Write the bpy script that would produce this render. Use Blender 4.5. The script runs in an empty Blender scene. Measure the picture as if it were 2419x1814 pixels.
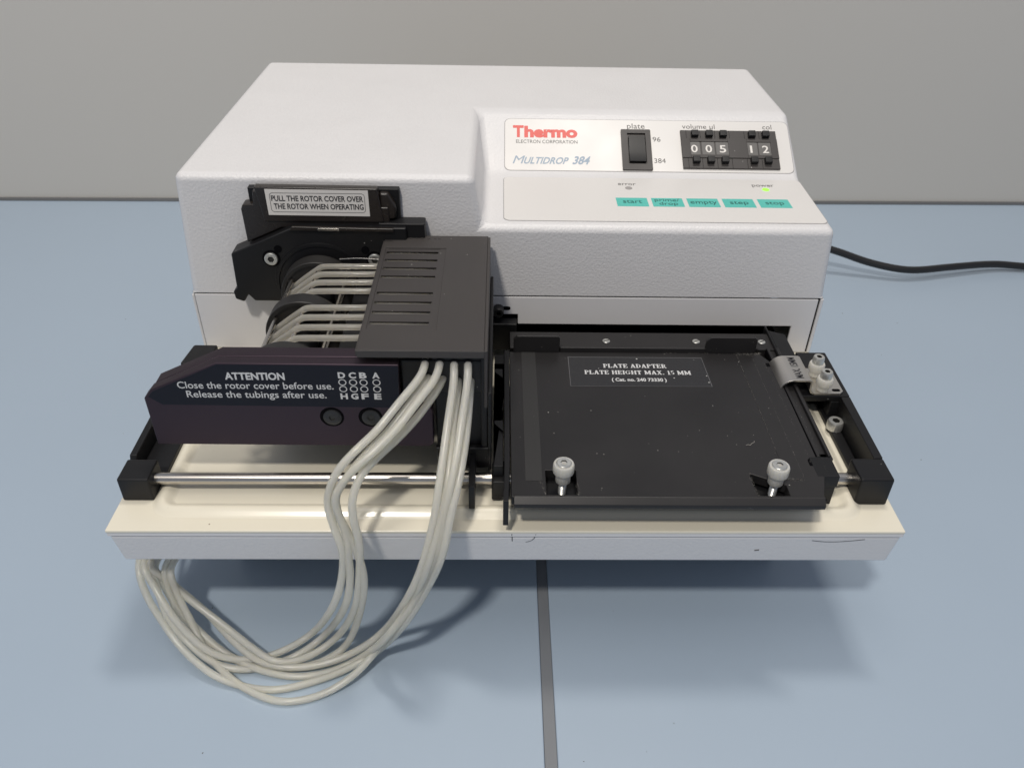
import bpy, bmesh, math, random
from mathutils import Vector, Matrix
random.seed(7)
S = 0.001                                  # everything below is written in millimetres
scene = bpy.context.scene
COL = scene.collection

# ------------------------------------------------------------------ camera
cd = bpy.data.cameras.new('camera')
cam = bpy.data.objects.new('camera', cd)
COL.objects.link(cam)
cam.location = (163.9 * S, -245.9 * S, 256.8 * S)
cam.rotation_euler = (math.radians(53.908), math.radians(-0.9254), math.radians(-0.5385))
cd.sensor_fit = 'HORIZONTAL'
cd.sensor_width = 36
cd.lens = 0.80137 * 36
cd.clip_start = 0.01
cd.clip_end = 30
cd.dof.use_dof = True
cd.dof.focus_distance = 0.40
cd.dof.aperture_fstop = 22
scene.camera = cam

# ------------------------------------------------------------------ room light
world = bpy.data.worlds.new('World')
scene.world = world
world.use_nodes = True
bg = world.node_tree.nodes['Background']
bg.inputs[0].default_value = (0.76, 0.83, 1.0, 1)
bg.inputs[1].default_value = 0.29

def area(name, loc, target, size, size_y, power, color):
    ld = bpy.data.lights.new(name, 'AREA')
    ld.shape = 'RECTANGLE'
    ld.size = size
    ld.size_y = size_y
    ld.energy = power
    ld.color = color
    lo = bpy.data.objects.new(name, ld)
    COL.objects.link(lo)
    lo.location = loc
    lo.rotation_euler = (Vector(target) - Vector(loc)).to_track_quat('-Z', 'Y').to_euler()
    return lo

WARM = (1.0, 0.94, 0.86)
area('ceiling_or_fill_lamp', (-0.16, -0.84, 1.50), (0.17, 0.08, 0), 0.13, 0.10, 15.2, WARM)
area('ceiling_or_fill_lamp', (0.36, 0.32, 1.60), (0.17, 0.08, 0), 0.32, 0.12, 7.4, WARM)
area('ceiling_or_fill_lamp', (0.10, -0.10, 1.75), (0.17, 0.10, 0), 0.8, 0.8, 5.0, WARM)  # broad soft fill, added to make up for the weaker lamp behind

vs = scene.view_settings
vs.view_transform = 'Standard'
vs.look = 'None'
vs.exposure = 0.0
vs.gamma = 1.0

# ------------------------------------------------------------------ materials
MATS = {}
def mat(name, color, rough=0.5, metal=0.0, bumps=(), spots=None, mottle=0.0, spec=0.5, emit=None, coat=0.0, mscale=30.0):
    """bumps: (scale per m, strength, distance mm, detail); spots: (scale per m, threshold, colour) = dust"""
    m = bpy.data.materials.new(name)
    m.use_nodes = True
    nt = m.node_tree
    N, L = nt.nodes, nt.links
    p = N['Principled BSDF']
    p.inputs['Base Color'].default_value = (*color, 1)
    p.inputs['Roughness'].default_value = rough
    p.inputs['Metallic'].default_value = metal
    p.inputs['Specular IOR Level'].default_value = spec
    p.inputs['Coat Weight'].default_value = coat
    tc = N.new('ShaderNodeTexCoord')
    src = None
    if mottle:
        nz = N.new('ShaderNodeTexNoise')
        nz.inputs['Scale'].default_value = mscale
        nz.inputs['Detail'].default_value = 6
        L.new(tc.outputs['Object'], nz.inputs['Vector'])
        mx = N.new('ShaderNodeMix'); mx.data_type = 'RGBA'
        mx.inputs[6].default_value = (*[c * (1 - mottle) for c in color], 1)
        mx.inputs[7].default_value = (*[min(1, c * (1 + mottle)) for c in color], 1)
        L.new(nz.outputs[0], mx.inputs[0])
        src = mx.outputs[2]
        mr = N.new('ShaderNodeMapRange')
        mr.inputs['To Min'].default_value = max(0, rough - 0.12)
        mr.inputs['To Max'].default_value = min(1, rough + 0.12)
        L.new(nz.outputs[0], mr.inputs['Value'])
        L.new(mr.outputs[0], p.inputs['Roughness'])
    if spots:
        for sc, th, colr in spots:
            vo = N.new('ShaderNodeTexVoronoi')
            vo.inputs['Scale'].default_value = sc
            vo.inputs['Randomness'].default_value = 1
            L.new(tc.outputs['Object'], vo.inputs['Vector'])
            # only some cells carry a speck, each of its own size
            sep = N.new('ShaderNodeSeparateColor')
            L.new(vo.outputs['Color'], sep.inputs[0])
            th1 = N.new('ShaderNodeMath'); th1.operation = 'MULTIPLY'
            pw = N.new('ShaderNodeMath'); pw.operation = 'POWER'
            L.new(sep.outputs[0], pw.inputs[0]); pw.inputs[1].default_value = 5
            L.new(pw.outputs[0], th1.inputs[0]); th1.inputs[1].default_value = th
            lt = N.new('ShaderNodeMath'); lt.operation = 'LESS_THAN'
            L.new(vo.outputs['Distance'], lt.inputs[0]); L.new(th1.outputs[0], lt.inputs[1])
            mx = N.new('ShaderNodeMix'); mx.data_type = 'RGBA'
            if src: L.new(src, mx.inputs[6])
            else: mx.inputs[6].default_value = (*color, 1)
            mx.inputs[7].default_value = (*colr, 1)
            L.new(lt.outputs[0], mx.inputs[0])
            src = mx.outputs[2]
    if src: L.new(src, p.inputs['Base Color'])
    last = None
    for sc, st, dist, det in bumps:
        nz = N.new('ShaderNodeTexNoise')
        nz.inputs['Scale'].default_value = sc
        nz.inputs['Detail'].default_value = det
        nz.inputs['Roughness'].default_value = 0.45
        L.new(tc.outputs['Object'], nz.inputs['Vector'])
        b = N.new('ShaderNodeBump')
        b.inputs['Strength'].default_value = st
        b.inputs['Distance'].default_value = dist * S
        L.new(nz.outputs[0], b.inputs['Height'])
        if last: L.new(last.outputs[0], b.inputs['Normal'])
        last = b
    if last: L.new(last.outputs[0], p.inputs['Normal'])
    if emit:
        p.inputs['Emission Color'].default_value = (*emit[0], 1)
        p.inputs['Emission Strength'].default_value = emit[1]
    MATS[name] = m
    return m

WHITE = mat('textured_white_paint', (0.71, 0.70, 0.70), 0.42, bumps=((820, 0.54, 0.36, 1.2), (1800, 0.25, 0.08, 2.0)), mottle=0.02)
PLAIN = mat('smooth_white_paint', (0.71, 0.70, 0.70), 0.45, bumps=((900, 0.25, 0.08, 2.0),), mottle=0.02)
CREAM = mat('cream_enamel', (0.775, 0.73, 0.605), 0.2, bumps=((60, 0.15, 0.3, 1.0),), mottle=0.015, spots=((110, 0.10, (0.25, 0.2, 0.15)),))
FOIL = mat('panel_foil', (0.72, 0.70, 0.675), 0.36, mottle=0.012, bumps=((2500, 0.1, 0.02, 1.0),))
BLACK = mat('black_plastic', (0.009, 0.009, 0.010), 0.42, spec=0.32, bumps=((1800, 0.3, 0.05, 2.0),), mottle=0.15, spots=((260, 0.09, (0.35, 0.34, 0.32)),))
SATIN = mat('black_anodised_plate', (0.017, 0.016, 0.0165), 0.42, spec=0.4, bumps=((2500, 0.25, 0.03, 2.0), (25, 0.12, 0.6, 2.0)), mottle=0.45, mscale=22,
            spots=((330, 0.09, (0.3, 0.29, 0.27)), (190, 0.06, (0.5, 0.49, 0.46))))
STRIP = mat('matt_black_strip', (0.022, 0.0215, 0.0215), 0.55, bumps=((3000, 0.5, 0.05, 2.0),), spots=((300, 0.12, (0.4, 0.4, 0.38)),))
GREYP = mat('dark_grey_plastic', (0.043, 0.038, 0.036), 0.50, bumps=((1900, 0.6, 0.06, 2.0),), mottle=0.10, spots=((230, 0.09, (0.3, 0.29, 0.27)),))
ROTOR = mat('rotor_black', (0.017, 0.016, 0.0155), 0.48, bumps=((2200, 0.4, 0.04, 2.0),), mottle=0.1)
BROWNP = mat('brownish_black_plastic', (0.020, 0.016, 0.014), 0.28, bumps=((1200, 0.15, 0.05, 2.0),), mottle=0.12)
PURPLE = mat('purple_black_anodised', (0.060, 0.044, 0.056), 0.48, 0.85, bumps=((2200, 0.3, 0.03, 2.0),), mottle=0.06)
PLABEL = mat('blue_black_label', (0.011, 0.013, 0.021), 0.6, spec=0.2)
STEEL = mat('polished_steel', (0.56, 0.53, 0.49), 0.27, 1.0, bumps=((700, 0.06, 0.05, 2.0),))
BRUSH = mat('brushed_steel', (0.66, 0.63, 0.58), 0.36, 1.0, bumps=((1500, 0.2, 0.03, 2.0),), mottle=0.08)
ZINC = mat('zinc_screw', (0.62, 0.62, 0.59), 0.34, 0.75, bumps=((1500, 0.3, 0.04, 2.0),), mottle=0.15, mscale=400)
DKSCREW = mat('black_screw', (0.042, 0.042, 0.043), 0.4, 0.6, mottle=0.2, mscale=300)
SOCKET = mat('shaded_socket', (0.045, 0.044, 0.04), 0.5, 0.3)  # darker than the screw metal: recess shade put into the colour
VOID = mat('shade_black', (0.004, 0.004, 0.005), 0.9, spec=0.05)  # near-black standing in for the shade inside openings, holes and gaps
INK = mat('dark_grey_ink', (0.10, 0.095, 0.09), 0.5)
INKL = mat('light_ink', (0.34, 0.33, 0.33), 0.5)
RED = mat('red_ink', (0.74, 0.11, 0.09), 0.45)
BLUE = mat('steel_blue_ink', (0.30, 0.38, 0.47), 0.45)
TEAL = mat('teal_key', (0.10, 0.52, 0.45), 0.42, mottle=0.02)
KEYINK = mat('teal_ink', (0.02, 0.10, 0.09), 0.5)
WINK = mat('white_ink', (0.62, 0.62, 0.62), 0.5)
GINK = mat('grey_ink', (0.13, 0.13, 0.135), 0.5)
PAPER = mat('white_sticker', (0.74, 0.71, 0.67), 0.4)
BINK = mat('black_ink', (0.02, 0.02, 0.025), 0.5)
LEDOFF = mat('grey_lens', (0.36, 0.34, 0.33), 0.4)
LEDON = mat('green_lens', (0.35, 0.75, 0.10), 0.3, emit=((0.25, 1.0, 0.02), 0.75))
WHEEL = mat('digit_wheel', (0.12, 0.115, 0.11), 0.45, mottle=0.15, mscale=400)
TABLEM = mat('blue_laminate', (0.365, 0.445, 0.535), 0.42, bumps=((1500, 0.12, 0.03, 3.0), (12, 0.05, 1.0, 1.0)), mottle=0.02, mscale=9)
STRIPM = mat('grey_joint_strip', (0.19, 0.20, 0.215), 0.5, mottle=0.06)
WALLM = mat('grey_wall_panel', (0.60, 0.575, 0.53), 0.6, bumps=((1800, 0.15, 0.04, 2.0),), mottle=0.0)
SEALM = mat('grey_sealant', (0.11, 0.115, 0.12), 0.6)
RUBBER = mat('black_rubber', (0.012, 0.012, 0.013), 0.45, bumps=((400, 0.05, 0.1, 1.0),))
BLUEM = mat('blue_pen_mark', (0.05, 0.17, 0.42), 0.5)

def silicone(name, col, trans, rough):
    m = bpy.data.materials.new(name); m.use_nodes = True
    nt = m.node_tree; N, L = nt.nodes, nt.links
    p = N['Principled BSDF']
    p.inputs['Base Color'].default_value = (*col, 1)
    p.inputs['Roughness'].default_value = rough
    p.inputs['IOR'].default_value = 1.41
    p.inputs['Transmission Weight'].default_value = trans
    p.inputs['Subsurface Weight'].default_value = 0.7
    p.inputs['Subsurface Radius'].default_value = (1.0, 0.95, 0.8)
    p.inputs['Subsurface Scale'].default_value = 0.0016
    tr = N.new('ShaderNodeBsdfTranslucent'); tr.inputs[0].default_value = (*col, 1)
    tc = N.new('ShaderNodeTexCoord'); nz = N.new('ShaderNodeTexNoise'); nz.inputs['Scale'].default_value = 90; nz.inputs['Detail'].default_value = 4
    L.new(tc.outputs['Object'], nz.inputs['Vector'])
    mr = N.new('ShaderNodeMapRange'); mr.inputs['To Min'].default_value = 0.18; mr.inputs['To Max'].default_value = 0.42
    L.new(nz.outputs[0], mr.inputs['Value'])
    mx = N.new('ShaderNodeMixShader')
    L.new(mr.outputs[0], mx.inputs[0]); L.new(p.outputs[0], mx.inputs[1]); L.new(tr.outputs[0], mx.inputs[2])
    L.new(mx.outputs[0], N['Material Output'].inputs['Surface'])
    return m
TUBEM = silicone('milky_silicone', (1.0, 0.985, 0.91), 0.60, 0.22)
CLEAR = silicone('stretched_silicone', (0.86, 0.83, 0.76), 0.72, 0.09)
NYLON = silicone('white_nylon', (0.88, 0.86, 0.80), 0.25, 0.35)

# ------------------------------------------------------------------ helpers
ORG = {}
def thing(name, label, cat, loc):
    o = bpy.data.objects.new(name, None); COL.objects.link(o)
    o.empty_display_size = 0.02
    o.location = Vector(loc) * S
    o['label'] = label; o['category'] = cat
    ORG[o.name] = Vector(loc)
    return o

class MB:
    def __init__(s): s.v = []; s.f = []; s.m = []; s.mi = 0
    def add(s, vs, fs, flip=False):
        n = len(s.v); s.v += [tuple(v) for v in vs]
        for f in fs: s.f.append([n + i for i in (reversed(f) if flip else f)]); s.m.append(s.mi)
        return s
    def box(s, x0, y0, z0, x1, y1, z1):
        vs = [(x, y, z) for z in (z0, z1) for y in (y0, y1) for x in (x0, x1)]
        return s.add(vs, [(0, 2, 3, 1), (4, 5, 7, 6), (0, 1, 5, 4), (2, 6, 7, 3), (0, 4, 6, 2), (1, 3, 7, 5)])
    def prism(s, poly, axis, a, b):
        """poly in the two other axes (in xyz order)"""
        def p3(u, v, w):
            return {'x': (w, u, v), 'y': (u, w, v), 'z': (u, v, w)}[axis]
        n = len(poly)
        vs = [p3(u, v, a) for u, v in poly] + [p3(u, v, b) for u, v in poly]
        fs = [list(range(n)), list(range(2 * n - 1, n - 1, -1))] + [[i, n + i, n + (i + 1) % n, (i + 1) % n] for i in range(n)]
        return s.add(vs, fs)
    def lathe(s, prof, c=(0, 0, 0), axis='z', n=32, ripple=None):
        """prof: list of (r, h) bottom to top, closed at both ends"""
        base = len(s.v); vs = []; fs = []
        for k, (r, h) in enumerate(prof):
            for i in range(n):
                a = 2 * math.pi * i / n
                rr = r * (1 + (ripple[1] * math.cos(ripple[0] * a) if ripple and k in ripple[2] else 0))
                u, v = rr * math.cos(a), rr * math.sin(a)
                q = {'z': (u, v, h), 'y': (u, h, v), 'x': (h, u, v)}[axis]
                vs.append((c[0] + q[0], c[1] + q[1], c[2] + q[2]))
        for k in range(len(prof) - 1):
            for i in range(n):
                j = (i + 1) % n
                fs.append((k * n + i, k * n + j, (k + 1) * n + j, (k + 1) * n + i))
        fs.append(list(range(n - 1, -1, -1)))
        fs.append([(len(prof) - 1) * n + i for i in range(n)])
        return s.add(vs, fs)
    def pipe(s, pts, r, n=12, cap=True, inward=False):
        P = [Vector(p) for p in pts]
        t0 = (P[1] - P[0]).normalized()
        up = Vector((0, 0, 1)) if abs(t0.z) < 0.9 else Vector((1, 0, 0))
        nrm = (up - up.dot(t0) * t0).normalized()
        vs = []; fs = []
        for i, p in enumerate(P):
            t = (P[min(i + 1, len(P) - 1)] - P[max(i - 1, 0)]).normalized()
            nrm = (nrm - nrm.dot(t) * t).normalized()
            b = t.cross(nrm)
            rr = r(i / (len(P) - 1)) if callable(r) else r
            for k in range(n):
                a = 2 * math.pi * k / n
                vs.append(p + rr * (math.cos(a) * nrm + math.sin(a) * b))
        for i in range(len(P) - 1):
            for k in range(n):
                j = (k + 1) % n
                f = (i * n + k, i * n + j, (i + 1) * n + j, (i + 1) * n + k)
                fs.append(f[::-1] if inward else f)
        if cap:
            fs.append(list(range(n - 1, -1, -1))); fs.append([(len(P) - 1) * n + k for k in range(n)])
        return s.add(vs, fs)
    def build(s, name, mats, parent=None, bevel=0, seg=2, smooth=True, loc=None, angle=35, normals=True, label=None):
        me = bpy.data.meshes.new(name)
        org = ORG[parent.name] if parent else Vector(loc or (0, 0, 0))
        me.from_pydata([((Vector(v) - org) * S)[:] for v in s.v], [], s.f)
        for m_ in (mats if isinstance(mats, (list, tuple)) else [mats]): me.materials.append(m_)
        for p, mi in zip(me.polygons, s.m): p.material_index = mi
        if normals:
            bm = bmesh.new(); bm.from_mesh(me)
            bmesh.ops.recalc_face_normals(bm, faces=bm.faces)
            bm.to_mesh(me); bm.free()
        if smooth:
            me.shade_smooth()
            me.set_sharp_from_angle(angle=math.radians(angle))
        o = bpy.data.objects.new(name, me); COL.objects.link(o)
        if parent: o.parent = parent
        else: o.location = org * S
        ORG[o.name] = org
        if bevel:
            b = o.modifiers.new('edges', 'BEVEL')
            b.width = bevel * S; b.segments = seg; b.limit_method = 'ANGLE'; b.angle_limit = math.radians(30)
            b.harden_normals = False
            me.shade_smooth()
            me.set_sharp_from_angle(angle=math.radians(180))
            w = o.modifiers.new('weights', 'WEIGHTED_NORMAL'); w.keep_sharp = False; w.weight = 100
        if label: o['label'] = label
        return o

def box(name, b, m, parent, bevel=0.3, **k): return MB().box(*b).build(name, m, parent, bevel, **k)

def spline(P, n=8):
    P = [Vector(p) for p in P]
    Q = [2 * P[0] - P[1]] + P + [2 * P[-1] - P[-2]]
    out = []
    for i in range(1, len(Q) - 2):
        a, b, c, d = Q[i - 1:i + 3]
        for k in range(n):
            t = k / n
            out.append(0.5 * ((2 * b) + (c - a) * t + (2 * a - 5 * b + 4 * c - d) * t * t + (3 * b - a - 3 * c + d) * t ** 3))
    out.append(P[-1])
    for _ in range(4):
        out = [out[0]] + [(out[i - 1] + 2 * out[i] + out[i + 1]) / 4 for i in range(1, len(out) - 1)] + [out[-1]]
    return out

def smoothstep(a, b, x):
    t = max(0, min(1, (x - a) / (b - a))); return t * t * (3 - 2 * t)

# --- flat lettering: glyph outlines laid on a plane given by origin, u and v directions
def plane(o, u, v):
    o, u, v = Vector(o), Vector(u).normalized(), Vector(v).normalized()
    n = u.cross(v)
    return lambda a, b, h=0.06: o + a * u + b * v + h * n
CAP = None
def text_mesh(s, bold=0.0, space=1.0):
    cu = bpy.data.curves.new('t', 'FONT'); cu.body = s; cu.size = 1; cu.offset = bold; cu.space_character = space
    cu.resolution_u = 3
    ob = bpy.data.objects.new('t', cu); COL.objects.link(ob)
    dg = bpy.context.evaluated_depsgraph_get()
    me = bpy.data.meshes.new_from_object(ob.evaluated_get(dg))
    vs = [(v.co.x, v.co.y) for v in me.vertices]; fs = [list(p.vertices) for p in me.polygons]
    bpy.data.objects.remove(ob); bpy.data.curves.remove(cu); bpy.data.meshes.remove(me)
    return vs, fs
def letters(s, pl, x0, x1, base, cap, m, parent, bold=0.0, shear=0.0, name='lettering', space=1.0, skew=0.0, h=0.06):
    """fit the string between x0 and x1, capitals cap high, on baseline base; skew: baseline rise per mm"""
    global CAP
    if CAP is None:
        v, _ = text_mesh('H'); CAP = max(y for _, y in v)
    vs, fs = text_mesh(s, bold, space)
    a = min(x for x, _ in vs); b = max(x for x, _ in vs)
    k = (x1 - x0) / (b - a)
    mb = MB()
    out = []
    for x, y in vs:
        yy = y / CAP * cap
        xx = x0 + (x - a) * k + shear * yy
        out.append(pl(xx, base + yy + skew * (xx - x0), h))
    mb.add(out, fs)
    return mb.build(name, m, parent, normals=False, smooth=False)

def rrect(x0, y0, x1, y1, r, n=6):
    pts = []
    for cx, cy, a0 in ((x1 - r, y1 - r, 0), (x0 + r, y1 - r, 90), (x0 + r, y0 + r, 180), (x1 - r, y0 + r, 270)):
        for i in range(n + 1):
            a = math.radians(a0 + 90 * i / n); pts.append((cx + r * math.cos(a), cy + r * math.sin(a)))
    return pts
def sheet(mb, pts, pl, h0, h1):
    """a closed outline on a plane, given thickness h0..h1"""
    n = len(pts)
    vs = [pl(x, y, h0) for x, y in pts] + [pl(x, y, h1) for x, y in pts]
    return mb.add(vs, [list(range(n - 1, -1, -1)), list(range(n, 2 * n))] + [[i, (i + 1) % n, n + (i + 1) % n, n + i] for i in range(n)])
def ring(mb, outer, inner, pl, h):
    n = len(outer)
    vs = [pl(x, y, h) for x, y in outer] + [pl(x, y, h) for x, y in inner]
    return mb.add(vs, [[i, (i + 1) % n, n + (i + 1) % n, n + i] for i in range(n)])

# ------------------------------------------------------------------ table and wall
TZ = -80.0
def struct(o): o['kind'] = 'structure'; return o
top = struct(MB().add([], []).box(-1400, -620, TZ - 30, 185.2, 560, TZ).build('tabletop', TABLEM, None, 0.8, loc=(0, 0, TZ)))
mb = MB()
mb.prism([(-620, TZ - 30), (560, TZ - 30), (560, TZ), (-620, TZ)], 'x', 190.6, 1900)
mb.build('table_slab', TABLEM, top, 0.8)
mb = MB(); mb.box(185.3, -620, TZ - 28, 190.5, 560, TZ - 0.5)
mb.build('joint_strip', STRIPM, top, 0)
mb = MB()
for _ in range(46):
    x, y = random.uniform(-260, 560), random.uniform(-120, 420); r_ = random.uniform(.15, .5); a = random.uniform(0, 3)
    if _ < 16: x, y = random.uniform(60, 330), random.uniform(-110, -50)
    mb.add([(x + r_ * math.cos(a + k * 1.57) * (1.6 if k % 2 else .7), y + r_ * math.sin(a + k * 1.57), TZ + .08) for k in range(4)] + [(x, y, TZ + .3)], [(0, 1, 4), (1, 2, 4), (2, 3, 4), (3, 0, 4)])
cr = mb.build('crumbs', mat('dark_crumbs', (0.13, 0.12, 0.10), 0.8), top, smooth=False); cr['kind'] = 'stuff'
def wy(x): return 523.0 + 0.0166 * x
wall = MB().add([(-1400, wy(-1400), TZ - 31), (1900, wy(1900), TZ - 31), (1900, wy(1900), 390), (-1400, wy(-1400), 390),
                 (-1400, wy(-1400) + 40, TZ - 31), (1900, wy(1900) + 40, TZ - 31), (1900, wy(1900) + 40, 390), (-1400, wy(-1400) + 40, 390)],
                [(0, 1, 2, 3), (7, 6, 5, 4), (0, 4, 5, 1), (3, 2, 6, 7), (0, 3, 7, 4), (1, 5, 6, 2)])
wall = struct(wall.build('wall', WALLM, None, 0, smooth=False, loc=(0, 523, 0)))
MB().pipe([(-1400, wy(-1400) - 1, TZ), (1900, wy(1900) - 1, TZ)], 2.6, 10).build('sealant_bead', SEALM, wall)

# ------------------------------------------------------------------ the dispenser
D, ZS, H, HR, RR, DP, DB, ZB = 138.3, 35.3, 101.3, 75.5, 342.6, 243.9, 204.2, 76.8
disp = thing('liquid_dispenser', 'white benchtop liquid dispenser with sloped control panel, rotor head and cream front tray', 'lab dispenser', (170, 170, TZ))

# housing: one closed shell; left block full height, right part cut down for the control panel
x0b, x1b, x0t, x1t, XS, XB = 0.0, 340.0, 4.2, 336.0, 151.0, 155.0
v = [(x0b, D, ZS), (XB, D, ZS), (x1b, D, ZS), (x0t, D + 1.2, H), (XS, D + 1.2, H), (XB, D + .8, HR), (x1t + 1, D + .8, HR),
     (XB + .6, DB, ZB), (x1t + 1, DB, ZB), (XS, DP, H), (x1t, DP, H), (x0t, RR, H - .5), (x1t, RR - 2, H), (x0b, RR + 2, ZS), (x1b, RR + 2, ZS)]
f = [(0, 2, 6, 5, 4, 3), (3, 4, 9, 10, 12, 11), (4, 5, 7, 9), (5, 6, 8, 7), (7, 8, 10, 9), (11, 12, 14, 13), (0, 3, 11, 13), (2, 14, 12, 10, 8, 6), (13, 14, 2, 0)]
hs = MB().add(v, f).build('housing', WHITE, disp, 4.0, seg=5)
bw = hs.data.attributes.new('bevel_weight_edge', 'FLOAT', 'EDGE')
for e in hs.data.edges:
    lowv = sum(1 for k in e.vertices if (hs.data.vertices[k].co.z / S + TZ) < ZS + 1)
    bw.data[e.index].value = 0.12 if lowv == 2 else 1.0
hs.modifiers['edges'].limit_method = 'WEIGHT'

# lower body: front sheet with the slot for the plate, side sheets, black lining put in for the shade inside
mb = MB()
mb.prism([(1.2, 0.2), (157, 0.2), (157, 23.5), (174.5, 23.5), (174.5, 17.4), (326, 17.4), (326, 0.2), (337.4, 0.2), (337.4, ZS - .9), (1.2, ZS - .9)], 'y', D + .2, D + 2)
mb.build('lower_front_panel', PLAIN, disp, 0.5)
box('side_panel', (338.4, D + .1, 0.2, 340.2, RR, ZS - .6), PLAIN, disp, 0.4)
box('side_panel', (-0.4, D + .3, 0.2, 1.0, RR, ZS - 1.3), PLAIN, disp, 0.4)
inner = MB()
inner.box(1.1, D + 2.6, ZS - 1.2, 338.2, RR, ZS + .5)
inner.box(337.5, D + 1.2, 0.4, 338.3, D + 12, ZS - .2)
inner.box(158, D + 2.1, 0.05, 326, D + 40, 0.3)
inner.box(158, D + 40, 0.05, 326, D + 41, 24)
inner.build('shade_lining', VOID, disp, 0)
box('rear_panel', (0, RR - 1, TZ + 8, 340, RR + 1, ZS - .6), PLAIN, disp, 0.4)

# tray: cream sheet with a pressed bead, textured band under it
mb = MB()
mb.prism([(-1.8, -.9), (340.1, .5), (340.3, 170), (-1.6, 170)], 'z', -1.6, 0.0)
mb.build('tray', CREAM, disp, 0.5, seg=3)
mb = MB()
mb.prism([(-1.5, -.6), (339.9, .7), (339.9, 169), (-1.5, 169)], 'z', -3.6, -1.65)
mb.build('tray_lip', PLAIN, disp, .2)
mb = MB(); mb.box(1, 2, -4.4, 338, 168, -3.5); mb.build('lip_gap', VOID, disp, 0)
mb = MB()
vs = [(-1.1, -.2, -4.2), (339.5, 1.1, -4.2), (339.5, 169, -4.2), (-1.1, 169, -4.2), (-.2, 2.6, -22.0), (338.8, 3.6, -22.0), (338.8, 169, -22.0), (-.2, 169, -22.0)]
mb.add(vs, [(0, 1, 2, 3), (7, 6, 5, 4), (0, 4, 5, 1), (1, 5, 6, 2), (2, 6, 7, 3), (3, 7, 4, 0)])
mb.build('front_band', WHITE, disp, 1.2, seg=3)
def bead():
    xl, xr, yf, yb, r = 17.0, 321.5, 11.2, 133, 7.0
    path = [(xl, yb)] + [(xl, yf + r + (yb - yf - r) * (1 - i / 8)) for i in range(1, 8)]
    for i in range(9):
        a = math.pi + (math.pi / 2) * i / 8; path.append((xl + r + r * math.cos(a), yf + r + r * math.sin(a)))
    for i in range(1, 24): path.append((xl + r + (xr - xl - 2 * r) * i / 24, yf))
    for i in range(9):
        a = 1.5 * math.pi + (math.pi / 2) * i / 8; path.append((xr - r + r * math.cos(a), yf + r + r * math.sin(a)))
    path += [(xr, yf + r + (yb - yf - r) * i / 8) for i in range(1, 9)]
    prof = [(-4.6 + 9.2 * i / 16) for i in range(17)]
    mb = MB(); vs = []; fs = []
    for i, p in enumerate(path):
        a, b = Vector(path[max(0, i - 1)]), Vector(path[min(len(path) - 1, i + 1)])
        t = (b - a).normalized(); n = Vector((-t.y, t.x))
        for w in prof:
            hgt = 2.5 * (0.5 + 0.5 * math.cos(math.pi * w / 4.6)) ** 0.75 + 0.03
            vs.append((p[0] + n.x * w, p[1] + n.y * w, hgt))
    m = len(prof)
    for i in range(len(path) - 1):
        for k in range(m - 1): fs.append((i * m + k, (i + 1) * m + k, (i + 1) * m + k + 1, i * m + k + 1))
    mb.add(vs, fs, flip=True)
    return mb.build('pressed_bead', CREAM, disp, normals=False, angle=80)
bead()
# unseen chassis and feet under the tray; chassis brought forward to block light
box('chassis', (25, 57, TZ + 3, 315, 335, -22.2), VOID, disp, 1)
for x, y in ((45, 75), (295, 75), (45, 320), (295, 320)):
    MB().lathe([(9, TZ), (10, TZ + 2), (10, TZ + 12)], (x, y, 0)).build('foot', RUBBER, disp)

# rails and their end blocks
MB().pipe([(12, 23.9, 7.2), (330, 26.2, 7.2)], 2.65, 24).build('guide_rod', STEEL, disp)
mb = MB()
mb.box(-.4, 17.0, 0.1, 13.2, 30.5, 12.6)
mb.build('guide_block', BLACK, disp, 0.8)
mb = MB()
mb.prism([(30.6, .1), (101, .1), (101, 13), (34.5, 11.5), (33.0, 8.5), (30.6, 8.5)], 'x', -1.2, 2.0)
mb.box(2.1, 30.6, 0.1, 14.5, 101, 3.5)
mb.build('guide_channel', BLACK, disp, 0.4)
mb = MB()
mb.prism([(1.0, 101.1), (15.6, 101.1), (15.6, 118.5), (3.0, 118.5)], 'z', 0.1, 15.5)
mb.build('guide_block', BLACK, disp, 1.0)
# right
mb = MB(); mb.box(322.6, 16.6, .1, 337.4, 31, 15.2); mb.build('guide_block', BLACK, disp, 0.9)
mb = MB()
mb.prism([(333.2, 31.1), (337.4, 31.1), (338.2, 77), (333.6, 77)], 'z', .1, 15.2)
mb.box(328.0, 31.1, .1, 333.1, 88, 2.6)
mb.build('guide_channel', BLACK, disp, 0.5)
mb = MB(); mb.prism([(329.5, 77.1), (338.2, 77.1), (338.2, 116), (322.2, 116), (322.2, 90), (329.5, 90)], 'z', .1, 12.0)
mb.prism([(314.2, 77.1), (338.2, 77.1), (338.2, 116), (322.2, 116), (322.2, 112), (314.2, 100)], 'z', 12.0, 15.4)
mb.build('guide_block', BLACK, disp, 0.6)

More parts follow.
